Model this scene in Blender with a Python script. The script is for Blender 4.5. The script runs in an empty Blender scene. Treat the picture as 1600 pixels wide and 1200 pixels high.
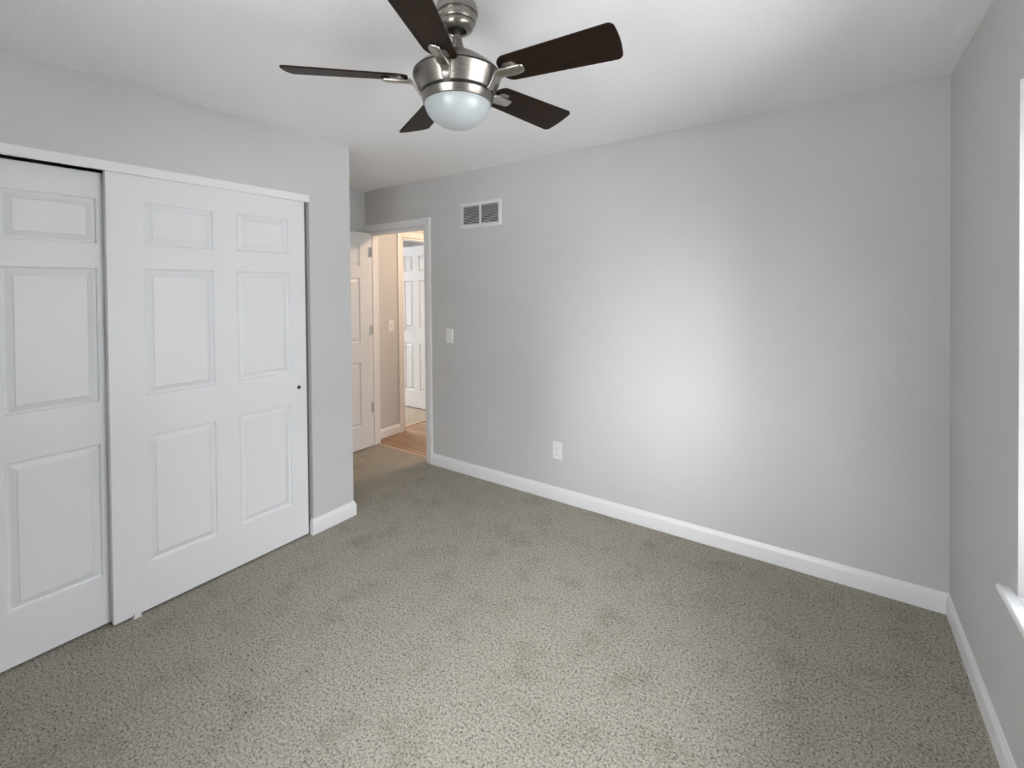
import bpy, bmesh, math
from mathutils import Vector, Matrix

C = bpy.context.scene
COL = C.collection
PI = math.pi

# ------------------------------------------------------------------ camera
F_PX, CY = 717.65, 459.09
YAW, PITCH, ROLL, CAM_H = 0.6061, 0.0121, -0.0093, 1.5027
cam_data = bpy.data.cameras.new('camera')
cam = bpy.data.objects.new('camera', cam_data)
COL.objects.link(cam)
cam_data.sensor_fit = 'HORIZONTAL'
cam_data.sensor_width = 36.0
cam_data.lens = F_PX / 1600 * 36.0
cam_data.shift_y = (CY - 600) / 1600
cam_data.clip_start = 0.02
_R = Vector((math.cos(YAW), math.sin(YAW), 0))
_F = Vector((-math.sin(YAW), math.cos(YAW), 0))
_U = Vector((0, 0, 1))
_F2 = _F * math.cos(PITCH) - _U * math.sin(PITCH)
_U2 = _U * math.cos(PITCH) + _F * math.sin(PITCH)
_R3 = _R * math.cos(ROLL) + _U2 * math.sin(ROLL)
_U3 = _U2 * math.cos(ROLL) - _R * math.sin(ROLL)
M = Matrix((_R3, _U3, -_F2)).transposed().to_4x4()
M.translation = Vector((0, 0, CAM_H))
cam.matrix_world = M
C.camera = cam

# ------------------------------------------------------------------ sky, exposure
world = bpy.data.worlds.new('overcast_sky')
C.world = world
world.use_nodes = True
bg = world.node_tree.nodes['Background']
bg.inputs['Strength'].default_value = 5.0
_wt = world.node_tree                       # overcast sky: zenith brighter than the horizon
_tc = _wt.nodes.new('ShaderNodeTexCoord'); _sp = _wt.nodes.new('ShaderNodeSeparateXYZ')
_cr = _wt.nodes.new('ShaderNodeValToRGB')
_wt.links.new(_tc.outputs['Generated'], _sp.inputs[0]); _wt.links.new(_sp.outputs['Z'], _cr.inputs['Fac'])
_e = _cr.color_ramp.elements
_e[0].position, _e[0].color = 0.0, (.36, .363, .375, 1)
_e[1].position, _e[1].color = .85, (1.6, 1.62, 1.67, 1)
_m = _e.new(.35); _m.color = (.80, .81, .835, 1)
_wt.links.new(_cr.outputs['Color'], bg.inputs['Color'])
C.view_settings.view_transform = 'Standard'
C.view_settings.look = 'None'
C.view_settings.exposure = 1.82
C.view_settings.gamma = 1.0
C.view_settings.use_curve_mapping = False
try:
    C.cycles.max_bounces = 16
    C.cycles.diffuse_bounces = 10
    C.cycles.sample_clamp_indirect = 6
except Exception:
    pass

# room numbers
XR, YB, XC, YC, XA, H = 0.445, 2.831, -2.615, 1.895, -3.67, 2.44
YR = -0.58                     # wall behind the camera
HX = -3.72                     # left wall of the hall
RX0, RX1 = -1.25, -0.15                           # window opening in the wall behind the camera
WY0, WY1, WZ0, WZ1 = 0.72, 1.91, 0.60, 2.085      # window opening in the right wall

# soft glow of the hidden sun low behind thin cloud, coming in through the window behind the camera
sun_d = bpy.data.lights.new('veiled_sun', 'SUN'); sun_d.energy = 0.80; sun_d.angle = math.radians(21)
sun_d.color = (1.0, .985, .97)
sun = bpy.data.objects.new('veiled_sun', sun_d); COL.objects.link(sun)
sun.rotation_euler = Vector((.00, 1.0, -.155)).to_track_quat('-Z', 'Y').to_euler()

def portal(name, loc, rot, sx, sy):
    """daylight portal: guides sky light through a real opening, gives no light itself"""
    l = bpy.data.lights.new(name, 'AREA'); l.shape = 'RECTANGLE'; l.size = sx; l.size_y = sy
    l.cycles.is_portal = True
    o = bpy.data.objects.new(name, l); o.location = loc; o.rotation_euler = rot; COL.objects.link(o)
portal('window_portal', (XR + .26, (WY0 + WY1) / 2, (WZ0 + WZ1) / 2), (0, PI / 2, 0), WZ1 - WZ0, WY1 - WY0)
portal('window_portal', ((RX0 + RX1) / 2, YR - .20, 1.35), (PI / 2, 0, 0), RX1 - RX0, 1.5)
portal('window_portal', (-6.45, 3.9, 1.4), (0, -PI / 2, 0), 1.4, 1.4)

# ------------------------------------------------------------------ materials
def mat(name, col, rough=.6, metal=0.0, bump=None, **kw):
    m = bpy.data.materials.new(name); m.use_nodes = True
    nt = m.node_tree; b = nt.nodes['Principled BSDF']
    b.inputs['Base Color'].default_value = (*col, 1)
    b.inputs['Roughness'].default_value = rough
    b.inputs['Metallic'].default_value = metal
    for k, v in kw.items():
        b.inputs[k.replace('_', ' ')].default_value = v
    if bump:
        scale, strength, dist = bump
        tc = nt.nodes.new('ShaderNodeTexCoord')
        n = nt.nodes.new('ShaderNodeTexNoise'); n.inputs['Scale'].default_value = scale
        n.inputs['Detail'].default_value = 3
        nt.links.new(tc.outputs['Object'], n.inputs['Vector'])
        bp = nt.nodes.new('ShaderNodeBump'); bp.inputs['Strength'].default_value = strength
        bp.inputs['Distance'].default_value = dist
        nt.links.new(n.outputs['Fac'], bp.inputs['Height'])
        nt.links.new(bp.outputs['Normal'], b.inputs['Normal'])
    return m

def ramp(nt, src, stops):
    r = nt.nodes.new('ShaderNodeValToRGB')
    el = r.color_ramp.elements
    el[0].position, el[0].color = stops[0][0], (*stops[0][1], 1)
    el[1].position, el[1].color = stops[-1][0], (*stops[-1][1], 1)
    for p_, c_ in stops[1:-1]:
        e = el.new(p_); e.color = (*c_, 1)
    nt.links.new(src, r.inputs['Fac'])
    return r.outputs['Color']

def carpet_mat(name, dark, light):
    m = bpy.data.materials.new(name); m.use_nodes = True
    nt = m.node_tree; b = nt.nodes['Principled BSDF']
    b.inputs['Roughness'].default_value = .95
    b.inputs['Specular IOR Level'].default_value = .1
    tc = nt.nodes.new('ShaderNodeTexCoord'); P = tc.outputs['Object']
    def noise(sc, det=2.0, rg=.5):
        n = nt.nodes.new('ShaderNodeTexNoise'); n.inputs['Scale'].default_value = sc
        n.inputs['Detail'].default_value = det; n.inputs['Roughness'].default_value = rg
        nt.links.new(P, n.inputs['Vector']); return n.outputs['Fac']
    tuft = noise(125, 5, .70)
    pile = noise(48, 3, .6)
    speck = noise(85, 2, .5)
    patch = noise(5.5, 4, .62)
    mid = tuple((a + c) / 2 for a, c in zip(dark, light))
    c1 = ramp(nt, tuft, [(.32, tuple(v * .22 for v in dark)), (.41, dark), (.50, mid), (.68, light)])
    c2 = ramp(nt, patch, [(.30, (.80, .79, .77)), (.40, (.92, .92, .91)), (.50, (1, 1, 1)), (.7, (1.0, 1.0, 1.0))])
    c3 = ramp(nt, speck, [(.30, (.45, .44, .42)), (.38, (.92, .92, .92)), (.5, (1, 1, 1))])
    mx0 = nt.nodes.new('ShaderNodeMixRGB'); mx0.blend_type = 'MULTIPLY'; mx0.inputs['Fac'].default_value = 1
    nt.links.new(c1, mx0.inputs['Color1']); nt.links.new(c3, mx0.inputs['Color2'])
    mx = nt.nodes.new('ShaderNodeMixRGB'); mx.blend_type = 'MULTIPLY'; mx.inputs['Fac'].default_value = 1
    nt.links.new(mx0.outputs['Color'], mx.inputs['Color1']); nt.links.new(c2, mx.inputs['Color2'])
    nt.links.new(mx.outputs['Color'], b.inputs['Base Color'])
    ad = nt.nodes.new('ShaderNodeMath'); ad.operation = 'ADD'
    nt.links.new(tuft, ad.inputs[0]); nt.links.new(pile, ad.inputs[1])
    bp = nt.nodes.new('ShaderNodeBump'); bp.inputs['Strength'].default_value = .55
    bp.inputs['Distance'].default_value = .008
    nt.links.new(ad.outputs[0], bp.inputs['Height']); nt.links.new(bp.outputs['Normal'], b.inputs['Normal'])
    return m

def plank_mat():
    m = bpy.data.materials.new('wood_plank_floor'); m.use_nodes = True
    nt = m.node_tree; b = nt.nodes['Principled BSDF']; b.inputs['Roughness'].default_value = .45
    tc = nt.nodes.new('ShaderNodeTexCoord')
    mp = nt.nodes.new('ShaderNodeMapping'); nt.links.new(tc.outputs['Object'], mp.inputs['Vector'])
    br = nt.nodes.new('ShaderNodeTexBrick'); nt.links.new(mp.outputs['Vector'], br.inputs['Vector'])
    br.inputs['Scale'].default_value = 1; br.inputs['Brick Width'].default_value = 1.2
    br.inputs['Row Height'].default_value = .15; br.inputs['Mortar Size'].default_value = .0012
    br.inputs['Color1'].default_value = (.30, .185, .115, 1); br.inputs['Color2'].default_value = (.40, .26, .165, 1)
    br.inputs['Mortar'].default_value = (.12, .07, .04, 1)
    m2 = nt.nodes.new('ShaderNodeMapping'); m2.inputs['Scale'].default_value = (1.5, 22, 1)
    nt.links.new(tc.outputs['Object'], m2.inputs['Vector'])
    n = nt.nodes.new('ShaderNodeTexNoise'); n.inputs['Scale'].default_value = 1.6; n.inputs['Detail'].default_value = 6
    nt.links.new(m2.outputs['Vector'], n.inputs['Vector'])
    g = ramp(nt, n.outputs['Fac'], [(.3, (.55, .52, .5)), (.65, (1.15, 1.15, 1.15))])
    mx = nt.nodes.new('ShaderNodeMixRGB'); mx.blend_type = 'MULTIPLY'; mx.inputs['Fac'].default_value = 1
    nt.links.new(br.outputs['Color'], mx.inputs['Color1']); nt.links.new(g, mx.inputs['Color2'])
    nt.links.new(mx.outputs['Color'], b.inputs['Base Color'])
    return m

def blade_mat():
    m = bpy.data.materials.new('espresso_wood'); m.use_nodes = True
    nt = m.node_tree; b = nt.nodes['Principled BSDF']; b.inputs['Roughness'].default_value = .42; b.inputs['Specular IOR Level'].default_value = .10
    tc = nt.nodes.new('ShaderNodeTexCoord')
    mp = nt.nodes.new('ShaderNodeMapping'); mp.inputs['Scale'].default_value = (3, 45, 3)
    nt.links.new(tc.outputs['Object'], mp.inputs['Vector'])
    n = nt.nodes.new('ShaderNodeTexNoise'); n.inputs['Scale'].default_value = 2; n.inputs['Detail'].default_value = 5
    nt.links.new(mp.outputs['Vector'], n.inputs['Vector'])
    c = ramp(nt, n.outputs['Fac'], [(.3, (.010, .0058, .0036)), (.7, (.022, .0125, .0070))])
    nt.links.new(c, b.inputs['Base Color'])
    return m

def brushed_mat():
    m = bpy.data.materials.new('brushed_nickel'); m.use_nodes = True
    nt = m.node_tree; b = nt.nodes['Principled BSDF']
    b.inputs['Base Color'].default_value = (.34, .315, .285, 1)
    b.inputs['Metallic'].default_value = 1; b.inputs['Roughness'].default_value = .27
    tc = nt.nodes.new('ShaderNodeTexCoord')
    mp = nt.nodes.new('ShaderNodeMapping'); mp.inputs['Scale'].default_value = (1, 1, 220)
    nt.links.new(tc.outputs['Object'], mp.inputs['Vector'])
    n = nt.nodes.new('ShaderNodeTexNoise'); n.inputs['Scale'].default_value = 8; n.inputs['Detail'].default_value = 3
    nt.links.new(mp.outputs['Vector'], n.inputs['Vector'])
    r = nt.nodes.new('ShaderNodeMapRange'); r.inputs['To Min'].default_value = .25; r.inputs['To Max'].default_value = .31
    nt.links.new(n.outputs['Fac'], r.inputs['Value']); nt.links.new(r.outputs['Result'], b.inputs['Roughness'])
    return m

def glass_mat():
    m = bpy.data.materials.new('window_glass'); m.use_nodes = True
    nt = m.node_tree; nt.nodes.remove(nt.nodes['Principled BSDF'])
    out = nt.nodes['Material Output']
    t = nt.nodes.new('ShaderNodeBsdfTransparent'); t.inputs['Color'].default_value = (.96, .965, .965, 1)
    g = nt.nodes.new('ShaderNodeBsdfGlossy'); g.inputs['Roughness'].default_value = .02
    f = nt.nodes.new('ShaderNodeFresnel'); f.inputs['IOR'].default_value = 1.3
    mx = nt.nodes.new('ShaderNodeMixShader')
    nt.links.new(f.outputs[0], mx.inputs['Fac']); nt.links.new(t.outputs[0], mx.inputs[1])
    nt.links.new(g.outputs[0], mx.inputs[2]); nt.links.new(mx.outputs[0], out.inputs['Surface'])
    return m

WALL = mat('grey_wall_paint', (.585, .585, .585), .75, bump=(130, .18, .002))
CEIL = mat('ceiling_paint', (.835, .835, .84), .9, bump=(75, .45, .004))
TRIM = mat('white_trim_paint', (.80, .805, .81), .38)
DOORP = mat('white_door_paint', (.775, .785, .795), .42, bump=(220, .10, .0012))
PLASTIC = mat('white_plastic', (.80, .80, .80), .35)
CARPET = carpet_mat('greige_carpet', (.225, .207, .174), (.54, .507, .438))
CARPET2 = carpet_mat('beige_carpet', (.24, .21, .16), (.52, .47, .38))
PLANK = plank_mat()
BLADE = blade_mat()
NICKEL = brushed_mat()
CHROME = mat('polished_nickel', (.44, .42, .39), .24, 1.0)
BLACK = mat('black_gap', (.006, .006, .006), .7)
DARK = mat('dark_metal', (.06, .06, .06), .4, 1.0)
GLOBE = mat('frosted_glass', (.42, .455, .465), .30, Subsurface_Weight=0.0, Coat_Weight=.4, Coat_Roughness=.25)
VINYL = mat('white_vinyl', (.82, .83, .84), .35)
GLASS = glass_mat()
SLOT = mat('slot_dark', (.05, .05, .05), .6)
GRASS = mat('concrete_patio', (.47, .465, .46), 1.0)
BRASS = mat('satin_nickel', (.72, .69, .65), .38, 1.0)
METALW = mat('white_enamel', (.72, .73, .73), .4)
LAMP = bpy.data.materials.new('lit_lamp_glass'); LAMP.use_nodes = True
_b = LAMP.node_tree.nodes['Principled BSDF']
_b.inputs['Base Color'].default_value = (.9, .85, .75, 1)
_b.inputs['Emission Color'].default_value = (1, .73, .50, 1)
_b.inputs['Emission Strength'].default_value = 27.0

# ------------------------------------------------------------------ mesh helpers
def box(bm, a, b, mi=0):
    x0, y0, z0 = (min(p, q) for p, q in zip(a, b)); x1, y1, z1 = (max(p, q) for p, q in zip(a, b))
    v = [bm.verts.new(p) for p in ((x0, y0, z0), (x1, y0, z0), (x1, y1, z0), (x0, y1, z0),
                                   (x0, y0, z1), (x1, y0, z1), (x1, y1, z1), (x0, y1, z1))]
    for f in ((0, 3, 2, 1), (4, 5, 6, 7), (0, 1, 5, 4), (1, 2, 6, 5), (2, 3, 7, 6), (3, 0, 4, 7)):
        fc = bm.faces.new([v[i] for i in f]); fc.material_index = mi

def build(name, bm, m, parent=None, bevel=0, smooth=False, loc=None):
    me = bpy.data.meshes.new(name)
    bmesh.ops.recalc_face_normals(bm, faces=bm.faces)
    bm.to_mesh(me); bm.free()
    for mm in (m if isinstance(m, (list, tuple)) else [m]):
        me.materials.append(mm)
    o = bpy.data.objects.new(name, me); COL.objects.link(o)
    if parent: o.parent = parent
    if loc: o.location = loc
    if bevel:
        md = o.modifiers.new('bevel', 'BEVEL'); md.width = bevel; md.segments = 3
        md.limit_method = 'ANGLE'; md.angle_limit = math.radians(40)
        md.harden_normals = False
    if smooth:
        for p in me.polygons: p.use_smooth = True
        if smooth != 'all':
            md = o.modifiers.new('split', 'EDGE_SPLIT'); md.split_angle = math.radians(smooth if smooth is not True else 35)
    return o

def boxes(name, L, m, parent=None, bevel=0, loc=None):
    bm = bmesh.new()
    for a, b in L: box(bm, a, b)
    return build(name, bm, m, parent, bevel, loc=loc)

def struct(o, label=None, cat=None):
    o['kind'] = 'structure'
    if label: o['label'] = label
    if cat: o['category'] = cat
    return o

def thing(name, label, cat, loc=(0, 0, 0), rot=(0, 0, 0), group=None):
    o = bpy.data.objects.new(name, None); COL.objects.link(o)
    o.empty_display_size = .05
    o.location = loc; o.rotation_euler = rot; o['label'] = label; o['category'] = cat
    if group: o['group'] = group
    return o

def lathe(bm, prof, seg=64, c=(0, 0), cap=True, axis='z', mi=0):
    rings = []
    for r, z in prof:
        if r < 1e-6:
            rings.append([bm.verts.new((c[0], c[1], z) if axis == 'z' else (z, c[0], c[1]))])
        else:
            ring = []
            for i in range(seg):
                a = 2 * PI * i / seg
                x, y = c[0] + r * math.cos(a), c[1] + r * math.sin(a)
                ring.append(bm.verts.new((x, y, z) if axis == 'z' else (z, x, y)))
            rings.append(ring)
    for A, B in zip(rings, rings[1:]):
        for i in range(seg):
            j = (i + 1) % seg
            if len(A) == 1 and len(B) == 1: continue
            if len(A) == 1: f = bm.faces.new((A[0], B[i], B[j]))
            elif len(B) == 1: f = bm.faces.new((A[i], B[0], A[j]))
            else: f = bm.faces.new((A[i], B[i], B[j], A[j]))
            f.material_index = mi
    if cap:
        for R_ in (rings[0], rings[-1]):
            if len(R_) > 2: bm.faces.new(R_)

def sweep(bm, pts, N, prof):
    """profile (lateral, along N) swept along pts; lateral is to the left of travel seen down -N; mitred corners, capped ends"""
    pts = [Vector(p) for p in pts]; N = Vector(N).normalized(); rings = []
    for i, p in enumerate(pts):
        d0 = (p - pts[i - 1]).normalized() if i else None
        d1 = (pts[i + 1] - p).normalized() if i < len(pts) - 1 else None
        if d0 is None: l = N.cross(d1)
        elif d1 is None: l = N.cross(d0)
        else:
            l0, l1 = N.cross(d0), N.cross(d1); l = l0 + l1
            l = l / max(1e-6, l.dot(l0))
        rings.append([bm.verts.new(p + l * a + N * b) for a, b in prof])
    n = len(prof)
    for A, B in zip(rings, rings[1:]):
        for i in range(n):
            j = (i + 1) % n
            bm.faces.new((A[i], A[j], B[j], B[i]))
    bm.faces.new(rings[0]); bm.faces.new(list(reversed(rings[-1])))

BASEP = [(-.001, 0), (.013, 0), (.013, .066), (.0118, .074), (.009, .080), (.0062, .085), (.0052, .092), (.0035, .095), (-.001, .095)]
CASEP = [(0, -.001), (0, .007), (.003, .010), (.010, .0115), (.016, .010), (.024, .012), (.045, .0165), (.055, .017), (.060, .014), (.060, -.001)]
def baseboard(name, pts, label=None):
    bm = bmesh.new(); sweep(bm, pts, (0, 0, 1), BASEP)
    return struct(build(name, bm, TRIM, smooth=50))

# ------------------------------------------------------------------ structure
T = .115
# floors
def slab(name, rects, z0, z1, m):
    return struct(boxes(name, [((a, b, z0), (c, d, z1)) for a, b, c, d in rects], m))
slab('floor', [(-3.79, YR - .15, XR + .02, 2.918)], -.10, 0, CARPET)
slab('floor_hall', [(-3.815, 2.918, -1.5, 4.7)], -.10, -.004, PLANK)
slab('floor_far_room', [(-6.4, 2.918, -3.815, 6.1)], -.10, 0, CARPET2)
boxes_t = boxes('trim_1', [((-3.64, 2.912, -.01), (-2.865, 2.924, .003))], mat('oak_strip', (.62, .45, .33), .5)); struct(boxes_t)
struct(boxes('trim_2', [((-3.824, 3.335, -.01), (-3.806, 4.06, .004))], bpy.data.materials['oak_strip']))
struct(boxes('ceiling', [((-6.5, YR - .15, H), (XR + .23, 6.2, H + .12))], CEIL))

# right wall with its window opening
XO = XR + .23
struct(boxes('wall_right', [((XR, YR - .15, 0), (XO, WY0, H)), ((XR, WY1, 0), (XO, YB + T, H)),
                            ((XR, WY0, 0), (XO, WY1, WZ0 - .02)), ((XR, WY0, WZ1), (XO, WY1, H))], WALL))
# wall behind the camera with its window opening
struct(boxes('wall_front', [((-3.45, YR - .15, 0), (RX0, YR, H)), ((RX1, YR - .15, 0), (XR, YR, H)),
                            ((RX0, YR - .15, 0), (RX1, YR, .60)), ((RX0, YR - .15, 2.085), (RX1, YR, H))], WALL))
# back wall with the doorway
DX0, DX1, DZ = -3.64, -2.868, 2.045
struct(boxes('wall_back', [((-3.79, YB, 0), (DX0, YB + T, H)), ((DX1, YB, 0), (XR, YB + T, H)),
                           ((DX0, YB, DZ), (DX1, YB + T, H))], WALL))
# closet wall, header over the sliding doors
CY0, CY1, CZ = -.22, 1.607, 2.080
struct(boxes('wall_left', [((XC - T, CY1, 0), (XC, YC, H)), ((XC - T, CY0, CZ), (XC, CY1, H)),
                           ((XC - T, YR, 0), (XC, CY0, H))], WALL))
struct(boxes('wall_closet', [((-3.45, YR, 0), (-3.33, YC - T, H))], WALL))
struct(boxes('wall_alcove', [((-3.79, YC - T, 0), (XC - T, YC, H)), ((-3.79, YC, 0), (XA, YB, H))], WALL))
# hall and the room across it
HY0, HY1 = 3.335, 4.06
struct(boxes('wall_hall_left', [((HX - T, YB + T, 0), (HX, HY0, H)), ((HX - T, HY1, 0), (HX, 6.0, H)),
                                ((HX - T, HY0, DZ), (HX, HY1, H))], WALL))
struct(boxes('wall_hall_back', [((HX, 4.58, 0), (-1.5, 4.7, H))], WALL))
struct(boxes('wall_hall_right', [((-1.62, YB + T, 0), (-1.5, 4.58, H))], WALL))
struct(boxes('wall_far_room', [((-6.4, 2.84, 0), (-3.79, 2.945, H)), ((-6.4, 6.0, 0), (HX, 6.1, H)),
                               ((-6.5, 2.84, 0), (-6.4, 3.2, H)), ((-6.5, 4.6, 0), (-6.4, 6.1, H)),
                               ((-6.5, 3.2, 0), (-6.4, 4.6, .7)), ((-6.5, 3.2, 2.1), (-6.4, 4.6, H))], WALL))

# baseboards
baseboard('baseboard_back', [(XR, YB, 0), (DX1 + .068, YB, 0)])
baseboard('baseboard_right', [(XR, YR, 0), (XR, YB - .0, 0)])
baseboard('baseboard_left', [(XA, YC, 0), (XC, YC, 0), (XC, CY1, 0), (XC - .024, CY1, 0)][::-1] and
          [(XA, YC, 0), (XC, YC, 0), (XC, CY1, 0), (XC - .020, CY1, 0)])
baseboard('baseboard_alcove', [(XA, YB - .02, 0), (XA, YC, 0)])
baseboard('baseboard_hall', [(HX, HY0 - .068, 0), (HX, YB + T + .02, 0)])
baseboard('baseboard_front', [(XC, YR, 0), (XR, YR, 0)])

# door casings and jambs
def casing(name, pts, N):
    bm = bmesh.new(); sweep(bm, pts, N, CASEP)
    return bm
# entry doorway: casing on the bedroom side (clipped by the alcove corner) + jamb lining + stop
bm = bmesh.new()
rv = .008
sweep(bm, [(DX1 + rv, YB, 0), (DX1 + rv, YB, DZ + rv), (XA, YB, DZ + rv)], (0, -1, 0), [(-a, b) for a, b in CASEP])
box(bm, (XA + .001, YB - .010, 0), (DX0 - .004, YB + .001, DZ + .01))
struct(build('trim_3', bm, TRIM, smooth=50))
J = .014
struct(boxes('trim_4', [((DX0, YB - .002, 0), (DX0 + J, YB + T + .002, DZ)), ((DX1 - J, YB - .002, 0), (DX1, YB + T + .002, DZ)),
                        ((DX0, YB - .002, DZ - J), (DX1, YB + T + .002, DZ)),
                        ((DX0 + J, YB + .04, 0), (DX0 + J + .010, YB + .075, DZ - J)),
                        ((DX1 - J - .010, YB + .04, 0), (DX1 - J, YB + .075, DZ - J)),
                        ((DX0 + J, YB + .04, DZ - J - .010), (DX1 - J, YB + .075, DZ - J))], TRIM, bevel=.0015))
# hall side casing of the entry doorway
bm = bmesh.new()
sweep(bm, [(DX1 + rv, YB + T, 0), (DX1 + rv, YB + T, DZ + rv), (HX + .001, YB + T, DZ + rv)], (0, 1, 0), CASEP)
struct(build('trim_5', bm, TRIM, smooth=50))
# second doorway (left wall of the hall)
bm = bmesh.new()
sweep(bm, [(HX, HY0 - rv, -.004), (HX, HY0 - rv, DZ + rv), (HX, HY1 + rv, DZ + rv), (HX, HY1 + rv, -.004)], (1, 0, 0),
      [(a, b) for a, b in CASEP])
struct(build('trim_6', bm, TRIM, smooth=50))
struct(boxes('trim_7', [((HX - T - .002, HY0, -.004), (HX + .002, HY0 + J, DZ)), ((HX - T - .002, HY1 - J, -.004), (HX + .002, HY1, DZ)),
                        ((HX - T - .002, HY0, DZ - J), (HX + .002, HY1, DZ))], TRIM, bevel=.0015))

# closet head fascia with the tracks behind
struct(boxes('trim_8', [((XC - .016, CY0, 2.038), (XC + .003, CY1 - .001, CZ + .001))], TRIM, bevel=.0025))
struct(boxes('trim_9', [((XC - .105, CY0, 2.062), (XC - .018, CY1, CZ))], DARK))

# ------------------------------------------------------------------ six panel doors
def panel_face(bm, W, Hh, cols, rows, y, s, mi=0):
    """face of a moulded door in the x-z plane at depth y; s=-1 looks to -y; panels are recessed rings"""
    xs = [0] + [v for c in cols for v in c] + [W]
    zs = [0] + [v for r in rows for v in r] + [Hh]
    prof = [(0, 0), (.0025, .0020), (.0045, .0105), (.009, .0125), (.013, .0122), (.034, .0035), (.0355, .0010), (.040, .0005)]
    for i in range(len(xs) - 1):
        for j in range(len(zs) - 1):
            x0, x1, z0, z1 = xs[i], xs[i + 1], zs[j], zs[j + 1]
            if (x0, x1) in cols and (z0, z1) in rows:
                prev = None
                for d, dep in prof:
                    yy = y - s * dep
                    ring = [bm.verts.new(q) for q in ((x0 + d, yy, z0 + d), (x1 - d, yy, z0 + d), (x1 - d, yy, z1 - d), (x0 + d, yy, z1 - d))]
                    if prev:
                        for k in range(4):
                            bm.faces.new((prev[k], prev[(k + 1) % 4], ring[(k + 1) % 4], ring[k]))
                    prev = ring
                bm.faces.new(prev)
            else:
                bm.faces.new([bm.verts.new(q) for q in ((x0, y, z0), (x1, y, z0), (x1, y, z1), (x0, y, z1))])

def door_leaf(name, W, Hh, th, cols, rows, m, parent=None):
    """local: x across, y 0 (front, looks to -y) .. th, z up"""
    bm = bmesh.new()
    panel_face(bm, W, Hh, cols, rows, 0, -1)
    panel_face(bm, W, Hh, cols, rows, th, 1)
    for a, b, c, d in (((0, 0, 0), (0, th, 0), (0, th, Hh), (0, 0, Hh)), ((W, 0, 0), (W, th, 0), (W, th, Hh), (W, 0, Hh)),
                       ((0, 0, 0), (W, 0, 0), (W, th, 0), (0, th, 0)), ((0, 0, Hh), (W, 0, Hh), (W, th, Hh), (0, th, Hh))):
        bm.faces.new([bm.verts.new(q) for q in (a, b, c, d)])
    bmesh.ops.remove_doubles(bm, verts=bm.verts, dist=1e-5)
    return build(name, bm, m, parent)

ROWS = [(.215, .815), (1.003, 1.600), (1.708, 1.910)]
# sliding closet doors; local x runs along world +y, front looks to +x
def closet_door(name, x, y0, cols, top, label, pull):
    W = .934
    o = door_leaf(name, W, top - .01, .034, cols, ROWS, DOORP)
    # map local x->+y, local -y->+x : rotation of +90 deg about z sends x->y, y->-x
    o.rotation_euler = (0, 0, PI / 2); o.location = (x, y0, .010)
    struct(o, label, 'closet door')
    bm = bmesh.new()
    lathe(bm, [(.0105, 0), (.0105, .002), (.0085, .0028), (.0075, .0012), (.0070, .0004), (0, .0004)], 24, cap=False)
    q = build('finger_pull', bm, DARK, o, smooth=True)
    q.rotation_euler = (PI / 2, 0, 0); q.location = (pull, 0, .908)
    return o
closet_door('door_1', XC - .020, .652, [(.134, .430), (.543, .833)], 2.050,
            'white six-panel sliding closet door in front, next to the grey corner wall', .884)
closet_door('door_2', XC - .066, -.205, [(.135, .431), (.543, .836)], 2.034,
            'white six-panel sliding closet door behind, cut off by the left edge', .05)
# small white guide on the carpet under the front closet door
t = thing('floor_guide', 'small white plastic floor guide under the front closet door', 'door guide', (XC - .008, .735, 0))
boxes('guide_base', [((-.03, -.016, 0), (.003, .016, .004))], PLASTIC, t, bevel=.001)
boxes('guide_tab', [((-.006, -.013, .0035), (.001, .013, .024))], PLASTIC, t, bevel=.002)

def hinge(parent, loc, rot=0):
    bm = bmesh.new()
    lathe(bm, [(.0062, -.045), (.0062, .045)], 16)
    for zz in (-.045, .045): lathe(bm, [(.0045, zz - .004), (.0068, zz), (.0045, zz + .004)], 16)
    box(bm, (-.001, 0, -.044), (.001, .024, .044))
    q = build('hinge', bm, BRASS, parent, smooth=40); q.location = loc; q.rotation_euler = (0, 0, rot); return q
def knob(parent, loc, s):
    bm = bmesh.new()
    lathe(bm, [(0, 0), (.030, 0), (.031, .003), (.026, .008), (.012, .011), (.010, .028), (.018, .036), (.026, .046), (.027, .056), (.021, .064), (0, .067)], 32, cap=False)
    q = build('door_knob', bm, BRASS, parent, smooth=50); q.location = loc; q.rotation_euler = (s * PI / 2, 0, 0); return q

# entry door, swung 90 deg open against the alcove wall: local x from hinge runs to world -y
ed = door_leaf('door_3', .76, 2.03, .035, [(.115, .325), (.435, .645)], ROWS, DOORP)
ed.rotation_euler = (0, 0, -PI / 2 + PI); ed.location = (-3.600, YB - .765, .010)
struct(ed, 'white six-panel bedroom door standing open beside the doorway', 'door')
for z in (.37, 1.11, 1.85): hinge(ed, (.764, -.003, z), PI)
knob(ed, (.065, 0, .95), 1)
# door of the room across the hall
hd = door_leaf('door_4', .73, 2.03, .035, [(.10, .258), (.362, .62)], ROWS, DOORP)
hd.location = (-4.583, 4.045, .010)
struct(hd, 'white six-panel door seen open across the hall', 'door')
knob(hd, (.075, 0, 1.00), 1)
for z in (.25, 1.0, 1.78): hinge(hd, (.734, -.003, z), PI)

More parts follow.
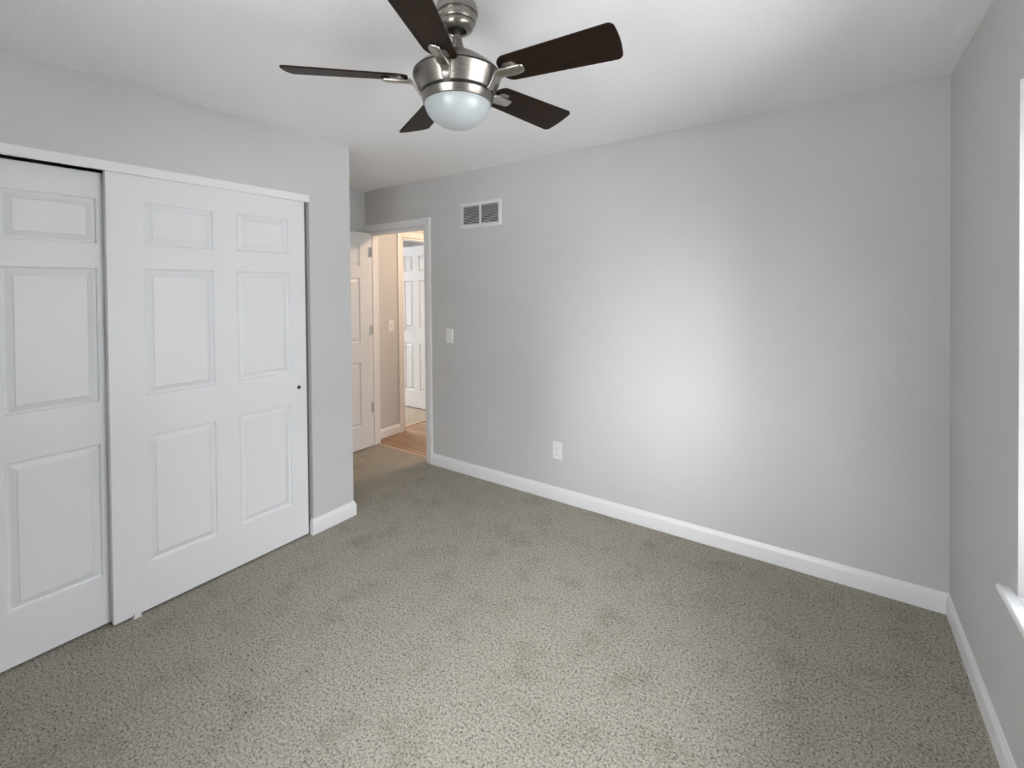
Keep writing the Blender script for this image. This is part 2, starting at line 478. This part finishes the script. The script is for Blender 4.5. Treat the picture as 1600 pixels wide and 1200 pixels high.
# ------------------------------------------------------------------ windows
def window(name, W, Hh, label):
    """local: x across, z up, y 0 = inner face of frame, + outwards"""
    t = thing(name, label, 'window'); t['kind'] = 'structure'
    fw, d = .045, .07
    boxes('window_frame', [((0, 0, 0), (fw, d, Hh)), ((W - fw, 0, 0), (W, d, Hh)), ((fw, 0, 0), (W - fw, d, fw)), ((fw, 0, Hh - fw), (W - fw, d, Hh)),
                           ((W / 2 - .03, 0, fw), (W / 2 + .03, d, Hh - fw))], VINYL, t, bevel=.003)
    for k in range(2):
        x0 = fw + k * (W / 2 - fw + .03); x1 = x0 + W / 2 - fw - .03
        for z0, z1, y in ((fw, Hh / 2 + .015, .012), (Hh / 2 - .015, Hh - fw, .040)):
            s = .035
            f = boxes('sash', [((x0, y, z0), (x0 + s, y + .026, z1)), ((x1 - s, y, z0), (x1, y + .026, z1)),
                               ((x0 + s, y, z0), (x1 - s, y + .026, z0 + s)), ((x0 + s, y, z1 - s), (x1 - s, y + .026, z1))], VINYL, t, bevel=.002)
            boxes('pane', [((x0 + s, y + .011, z0 + s), (x1 - s, y + .015, z1 - s))], GLASS, f)
    return t
w = window('window_1', WY1 - WY0, WZ1 - WZ0, 'white window at the right edge of the picture')
w.location = (XR + .145, WY1, WZ0); w.rotation_euler = (0, 0, -PI / 2)
w = window('window_2', RX1 - RX0, 1.485, 'white window in the wall behind the camera')
w.location = (RX0, YR - .085, .60); w.scale = (1, -1, 1)
# stool of the right window, with horns past the opening, nosed front
bm = bmesh.new()
NP = [(.030, 0), (.034, .004), (.036, .010), (.034, .016), (.030, .020)]
def ext(bm, poly, y0, y1):
    A = [bm.verts.new((x, y0, z)) for x, z in poly]; B = [bm.verts.new((x, y1, z)) for x, z in poly]
    n = len(poly)
    for i in range(n): bm.faces.new((A[i], A[(i + 1) % n], B[(i + 1) % n], B[i]))
    bm.faces.new(A); bm.faces.new(B)
zs = WZ0 - .020
ext(bm, [(XR - .001, zs)] + [(XR - a, zs + b) for a, b in NP] + [(XR - .001, zs + .020)], WY0 - .05, WY1 + .05)
ext(bm, [(XR - .001, zs), (XR + .147, zs), (XR + .147, zs + .020), (XR - .001, zs + .020)], WY0, WY1)
struct(build('trim_10', bm, TRIM, bevel=.002))

# ------------------------------------------------------------------ ceiling fan
FX, FY = -1.012, 1.155
fan = thing('ceiling_fan', 'brushed nickel ceiling fan with five dark wood blades and a frosted light bowl', 'ceiling fan', (FX, FY, H))
def L(z): return z - H
bm = bmesh.new()
lathe(bm, [(.062, L(2.4399)), (.066, L(2.432)), (.0695, L(2.420)), (.0700, L(2.412)), (.0690, L(2.404)), (.0640, L(2.402)), (.0640, L(2.399)),
           (.0655, L(2.396)), (.0645, L(2.386)), (.0605, L(2.377)), (.0560, L(2.375)), (.0560, L(2.372)), (.0565, L(2.369)), (.0530, L(2.360)),
           (.0450, L(2.353)), (.0375, L(2.350)), (.0330, L(2.350)), (.0290, L(2.356)), (.0280, L(2.370))], 72)
build('canopy', bm, NICKEL, fan, smooth=38)
bm = bmesh.new()
lathe(bm, [(.0245, L(2.352)), (.0265, L(2.362)), (.0245, L(2.372))], 40)
build('hanger_ball', bm, BLACK, fan, smooth='all')
bm = bmesh.new()
lathe(bm, [(.0105, L(2.300)), (.0105, L(2.37))], 32)
build('downrod', bm, NICKEL, fan, smooth=True)
bm = bmesh.new()
lathe(bm, [(.0150, L(2.328)), (.0170, L(2.322)), (.0185, L(2.312)), (.0225, L(2.300)), (.0310, L(2.285)), (.0330, L(2.276)), (.050, L(2.270))], 48)
build('yoke_cover', bm, NICKEL, fan, smooth=38)
bm = bmesh.new()
lathe(bm, [(.030, L(2.280)), (.046, L(2.276)), (.075, L(2.262)), (.105, L(2.241)), (.126, L(2.2245)), (.138, L(2.2125)), (.1440, L(2.2065)), (.1445, L(2.2050)), (.1400, L(2.2045))], 96)
build('motor_cap', bm, NICKEL, fan, smooth=22)
bm = bmesh.new()
lathe(bm, [(.1430, L(2.2065)), (.1430, L(2.1980))], 96)
lathe(bm, [(.1195, L(2.1480)), (.1188, L(2.1330))], 96)
build('seam', bm, BLACK, fan, smooth=True)
bm = bmesh.new()
lathe(bm, [(.136, L(2.2012)), (.1440, L(2.2012)), (.1455, L(2.1995)), (.1455, L(2.1975)), (.1218, L(2.1445)), (.1205, L(2.1430)), (.110, L(2.1430))], 96)
build('motor_housing', bm, NICKEL, fan, smooth=14)
bm = bmesh.new()
lathe(bm, [(.112, L(2.1355)), (.1180, L(2.1355)), (.1190, L(2.1340)), (.1140, L(2.1180)), (.1125, L(2.1115)), (.1110, L(2.1100)), (.1070, L(2.1100)), (.1070, L(2.120))], 96)
build('light_ring', bm, NICKEL, fan, smooth=14)
bm = bmesh.new()
pr = [(.1075, L(2.118)), (.1075, L(2.111))]
for i in range(1, 25):
    a = i / 24 * PI / 2
    pr.append((.1075 * math.cos(a), L(2.111 - .078 * math.sin(a))))
pr[-1] = (0, pr[-1][1])
lathe(bm, pr, 72, cap=False)
build('lamp_globe', bm, GLOBE, fan, smooth='all')

BZ, TILT = 2.190, math.radians(-16)
def blade_bm():
    bm = bmesh.new()
    r0, r1, w0, w1 = .160, .535, .053, .068
    pts = []
    def arc(cx, cy, rad, a0, a1, n=8):
        for i in range(n + 1):
            a = math.radians(a0 + (a1 - a0) * i / n); pts.append((cx + rad * math.cos(a), cy + rad * math.sin(a)))
    arc(r1 - .020, w1 - .020, .020, 90, 12, 8)
    for i in range(1, 8):                       # slightly bowed tip
        u = i / 8; y = (w1 - .020) * (1 - 2 * u); pts.append((r1 + .004 * (1 - (2 * u - 1) ** 2), y))
    arc(r1 - .020, -w1 + .020, .020, -12, -90, 8)
    arc(r0 + .035, -w0 + .035, .035, 270, 180, 8)
    arc(r0 + .035, w0 - .035, .035, 180, 90, 8)
    th = .0055
    A = [bm.verts.new((x, y, th / 2)) for x, y in pts]; B = [bm.verts.new((x, y, -th / 2)) for x, y in pts]
    n = len(pts)
    for i in range(n): bm.faces.new((A[i], B[i], B[(i + 1) % n], A[(i + 1) % n]))
    bm.faces.new(A); bm.faces.new(list(reversed(B)))
    return bm
def bracket_bm():
    """cast arm rising along the housing flank, then a plate under the blade root, tilted with it"""
    bm = bmesh.new()
    zb = BZ - H
    ca, sa = math.cos(TILT), math.sin(TILT)
    def tl(x, y, z, k):                         # blend tilt k 0..1
        c, s = math.cos(TILT * k), math.sin(TILT * k)
        return (x, y * c - z * s, zb + y * s + z * c)
    secs = [  # r, z rel. blade centre, half width, thickness, tilt share
        (.1130, -.050, .0120, .0060, 0), (.1215, -.0500, .0125, .0075, 0), (.1270, -.0440, .0130, .0085, 0), (.1360, -.0300, .0135, .0085, 0),
        (.1450, -.0160, .0150, .0100, .1), (.1520, -.0120, .0175, .0130, .5), (.1620, -.0110, .0185, .0150, 1), (.2280, -.0105, .0185, .0150, 1),
        (.2370, -.0095, .0165, .0125, 1), (.2420, -.0080, .0120, .0090, 1), (.2435, -.0070, .0070, .0060, 1)]
    rings = []
    for r, z, hw, th, k in secs:
        ring = []
        for i in range(20):                     # squarish section with rounded corners
            a = 2 * PI * (i + .5) / 20
            ca_, sa_ = math.cos(a), math.sin(a)
            y = hw * math.copysign(abs(ca_) ** .55, ca_); zz = z + th / 2 * math.copysign(abs(sa_) ** .55, sa_)
            ring.append(bm.verts.new(tl(r, y, zz, k)))
        rings.append(ring)
    for A, B in zip(rings, rings[1:]):
        for i in range(20): bm.faces.new((A[i], A[(i + 1) % 20], B[(i + 1) % 20], B[i]))
    bm.faces.new(rings[0]); bm.faces.new(rings[-1])
    # flat palm with clipped corners between blade and rib
    P = [(.172, -.018), (.184, -.030), (.212, -.030), (.222, -.018), (.222, .018), (.212, .030), (.184, .030), (.172, .018)]
    A = [bm.verts.new(tl(x, y, -.0030, 1)) for x, y in P]; B = [bm.verts.new(tl(x, y, -.0062, 1)) for x, y in P]
    for i in range(8): bm.faces.new((A[i], A[(i + 1) % 8], B[(i + 1) % 8], B[i]))
    bm.faces.new(A); bm.faces.new(B)
    return bm
bl0 = build('blade', blade_bm(), BLADE, fan, bevel=.0012)
br0 = build('blade_bracket', bracket_bm(), CHROME, fan, smooth=50)
TH0 = 8.2
for k in range(5):
    if k == 0: b_, r_ = bl0, br0
    else:
        b_, r_ = bl0.copy(), br0.copy(); COL.objects.link(b_); COL.objects.link(r_); b_.parent = fan; r_.parent = fan
    a = math.radians(TH0 + 72 * k)
    b_.location = (0, 0, BZ - H); b_.rotation_euler = (TILT, 0, a)
    r_.rotation_euler = (0, 0, a)

# ------------------------------------------------------------------ wall fittings
# return air grille
vx0, vx1, vz0, vz1 = -2.459, -2.049, 1.984, 2.188
v = thing('air_vent', 'white two-bank return air grille high on the wall beside the doorway', 'air vent', ((vx0 + vx1) / 2, YB, (vz0 + vz1) / 2))
hw, hh, fw = (vx1 - vx0) / 2, (vz1 - vz0) / 2, .030
bm = bmesh.new()
rings = []
for d, dep in ((0, 0), (0, .0015), (.006, .0060), (.026, .0090), (.030, .0060), (.030, 0)):
    rings.append([bm.verts.new((sx * (hw - d), -dep, sz * (hh - d))) for sx, sz in ((-1, -1), (1, -1), (1, 1), (-1, 1))])
for A, B in zip(rings, rings[1:] + rings[:1]):
    for i in range(4): bm.faces.new((A[i], A[(i + 1) % 4], B[(i + 1) % 4], B[i]))
build('vent_frame', bm, METALW, v)
boxes('mullion', [((-.009, -.0085, -hh + fw - .002), (.009, -.0005, hh - fw + .002))], METALW, v, bevel=.001)
boxes('backing', [((-hw + fw - .004, -.0016, -hh + fw - .004), (hw - fw + .004, -.0004, hh - fw + .004))], BLACK, v)
for s in (-1, 1):
    bm = bmesh.new()
    x0, x1 = (-hw + fw - .001, -.008) if s < 0 else (.008, hw - fw + .001)
    n = 12; pitch = (2 * (hh - fw)) / n
    for i in range(n):
        z = -hh + fw + pitch * (i + .5)
        q = [(x0, -.0076, z - .0048), (x1, -.0076, z - .0048), (x1, -.0020, z + .0012), (x0, -.0020, z + .0012)]
        A = [bm.verts.new(p) for p in q]; B = [bm.verts.new((p[0], p[1] + .0006, p[2] + .0012)) for p in q]
        for k in range(4): bm.faces.new((A[k], A[(k + 1) % 4], B[(k + 1) % 4], B[k]))
        bm.faces.new(A); bm.faces.new(B)
    build('louvers', bm, METALW, v)
def screw(parent, loc, m=METALW, axis='y'):
    bm = bmesh.new(); lathe(bm, [(0, .0016), (.0022, .0014), (.0034, .0004), (.0036, -.001)], 16, cap=False)
    q = build('screw', bm, m, parent, smooth='all'); q.location = loc; q.rotation_euler = (PI / 2, 0, 0); return q
for s in (-1, 1): screw(v, (s * (hw - .014), -.0062, 0))

def plate_bm(w, h, d=.006):
    bm = bmesh.new()
    b = .005
    A = [(-w / 2, 0, -h / 2), (w / 2, 0, -h / 2), (w / 2, 0, h / 2), (-w / 2, 0, h / 2)]
    B = [(x, -d * .45, z) for x, _, z in A]
    Cc = [(x - math.copysign(b, x), -d, z - math.copysign(b, z)) for x, _, z in A]
    R_ = [[bm.verts.new(p) for p in q] for q in (A, B, Cc)]
    for P, Q in zip(R_, R_[1:]):
        for i in range(4): bm.faces.new((P[i], P[(i + 1) % 4], Q[(i + 1) % 4], Q[i]))
    bm.faces.new(R_[0]); bm.faces.new(R_[-1])
    return bm
# rocker switch in the bedroom
s = thing('light_switch', 'white wide-paddle light switch on the grey wall right of the doorway', 'light switch', (-2.594, YB, 1.111))
build('cover_plate', plate_bm(.078, .118), PLASTIC, s, bevel=.0008)
boxes('rocker', [((-.0165, -.0075, -.033), (.0165, -.005, .033))], PLASTIC, s, bevel=.001)
bm = bmesh.new(); ext_pts = [(-.0155, -.0070, -.0315), (.0155, -.0070, -.0315), (.0155, -.0105, -.0315), (-.0155, -.0105, -.0315)]
top = [(-.0155, -.0070, .0315), (.0155, -.0070, .0315), (.0155, -.0078, .0315), (-.0155, -.0078, .0315)]
A = [bm.verts.new(p) for p in ext_pts]; B = [bm.verts.new(p) for p in top]
for i in range(4): bm.faces.new((A[i], A[(i + 1) % 4], B[(i + 1) % 4], B[i]))
bm.faces.new(A); bm.faces.new(B)
build('paddle', bm, PLASTIC, s, bevel=.0006)
for z in (-.045, .045): screw(s, (0, -.006, z), PLASTIC)
# outlet
o = thing('wall_outlet', 'white duplex power outlet low on the grey wall above the baseboard', 'power outlet', (-1.585, YB, .352))
build('cover_plate', plate_bm(.078, .124), PLASTIC, o, bevel=.0008)
for z in (-.0195, .0195):
    bm = bmesh.new()
    P = []
    for i in range(32):
        a = 2 * PI * i / 32; P.append((.0175 * math.cos(a), max(-.0140, min(.0140, .0175 * math.sin(a)))))
    A = [bm.verts.new((x, -.0055, q)) for x, q in P]; B = [bm.verts.new((x, -.0078, q)) for x, q in P]
    for i in range(32): bm.faces.new((A[i], A[(i + 1) % 32], B[(i + 1) % 32], B[i]))
    bm.faces.new(A); bm.faces.new(B)
    r = build('receptacle', bm, PLASTIC, o); r.location = (0, 0, z)
    bm = bmesh.new()
    box(bm, (-.0078, -.0081, -.002), (-.0058, -.0070, .0065)); box(bm, (.0056, -.0081, -.001), (.0074, -.0070, .006))
    box(bm, (-.0022, -.0081, -.0105), (.0022, -.0070, -.0062))
    build('slots', bm, SLOT, r)
screw(o, (0, -.006, 0), PLASTIC)
# toggle switch in the hall, plate looks to +x
s = thing('light_switch', 'white toggle light switch on the hall wall seen through the doorway', 'light switch', (HX, 3.174, 1.126), (0, 0, PI / 2))
build('cover_plate', plate_bm(.074, .118), PLASTIC, s, bevel=.0008)
boxes('toggle', [((-.005, -.016, -.002), (.005, -.005, .010))], PLASTIC, s, bevel=.0015)
for z in (-.030, .030): screw(s, (0, -.006, z), PLASTIC)

# flush lamp on the hall ceiling (out of sight, lights the hall)
HLX, HLY = -2.75, 3.62
h = thing('hall_lamp', 'warm glowing flush-mount lamp on the hall ceiling', 'ceiling light', (HLX, HLY, H))
bm = bmesh.new(); lathe(bm, [(.15, 0), (.155, -.012), (.150, -.025), (.14, -.028)], 48); build('lamp_base', bm, NICKEL, h, smooth=40)
bm = bmesh.new()
pr = [(.142, -.026)] + [(.142 * math.cos(i / 12 * PI / 2), -.026 - .075 * math.sin(i / 12 * PI / 2)) for i in range(1, 12)] + [(0, -.101)]
lathe(bm, pr, 48, cap=False); build('lamp_bowl', bm, LAMP, h, smooth='all')

# ground outside
struct(boxes('ground', [((-60, -60, -.9), (60, 60, -.8))], GRASS))
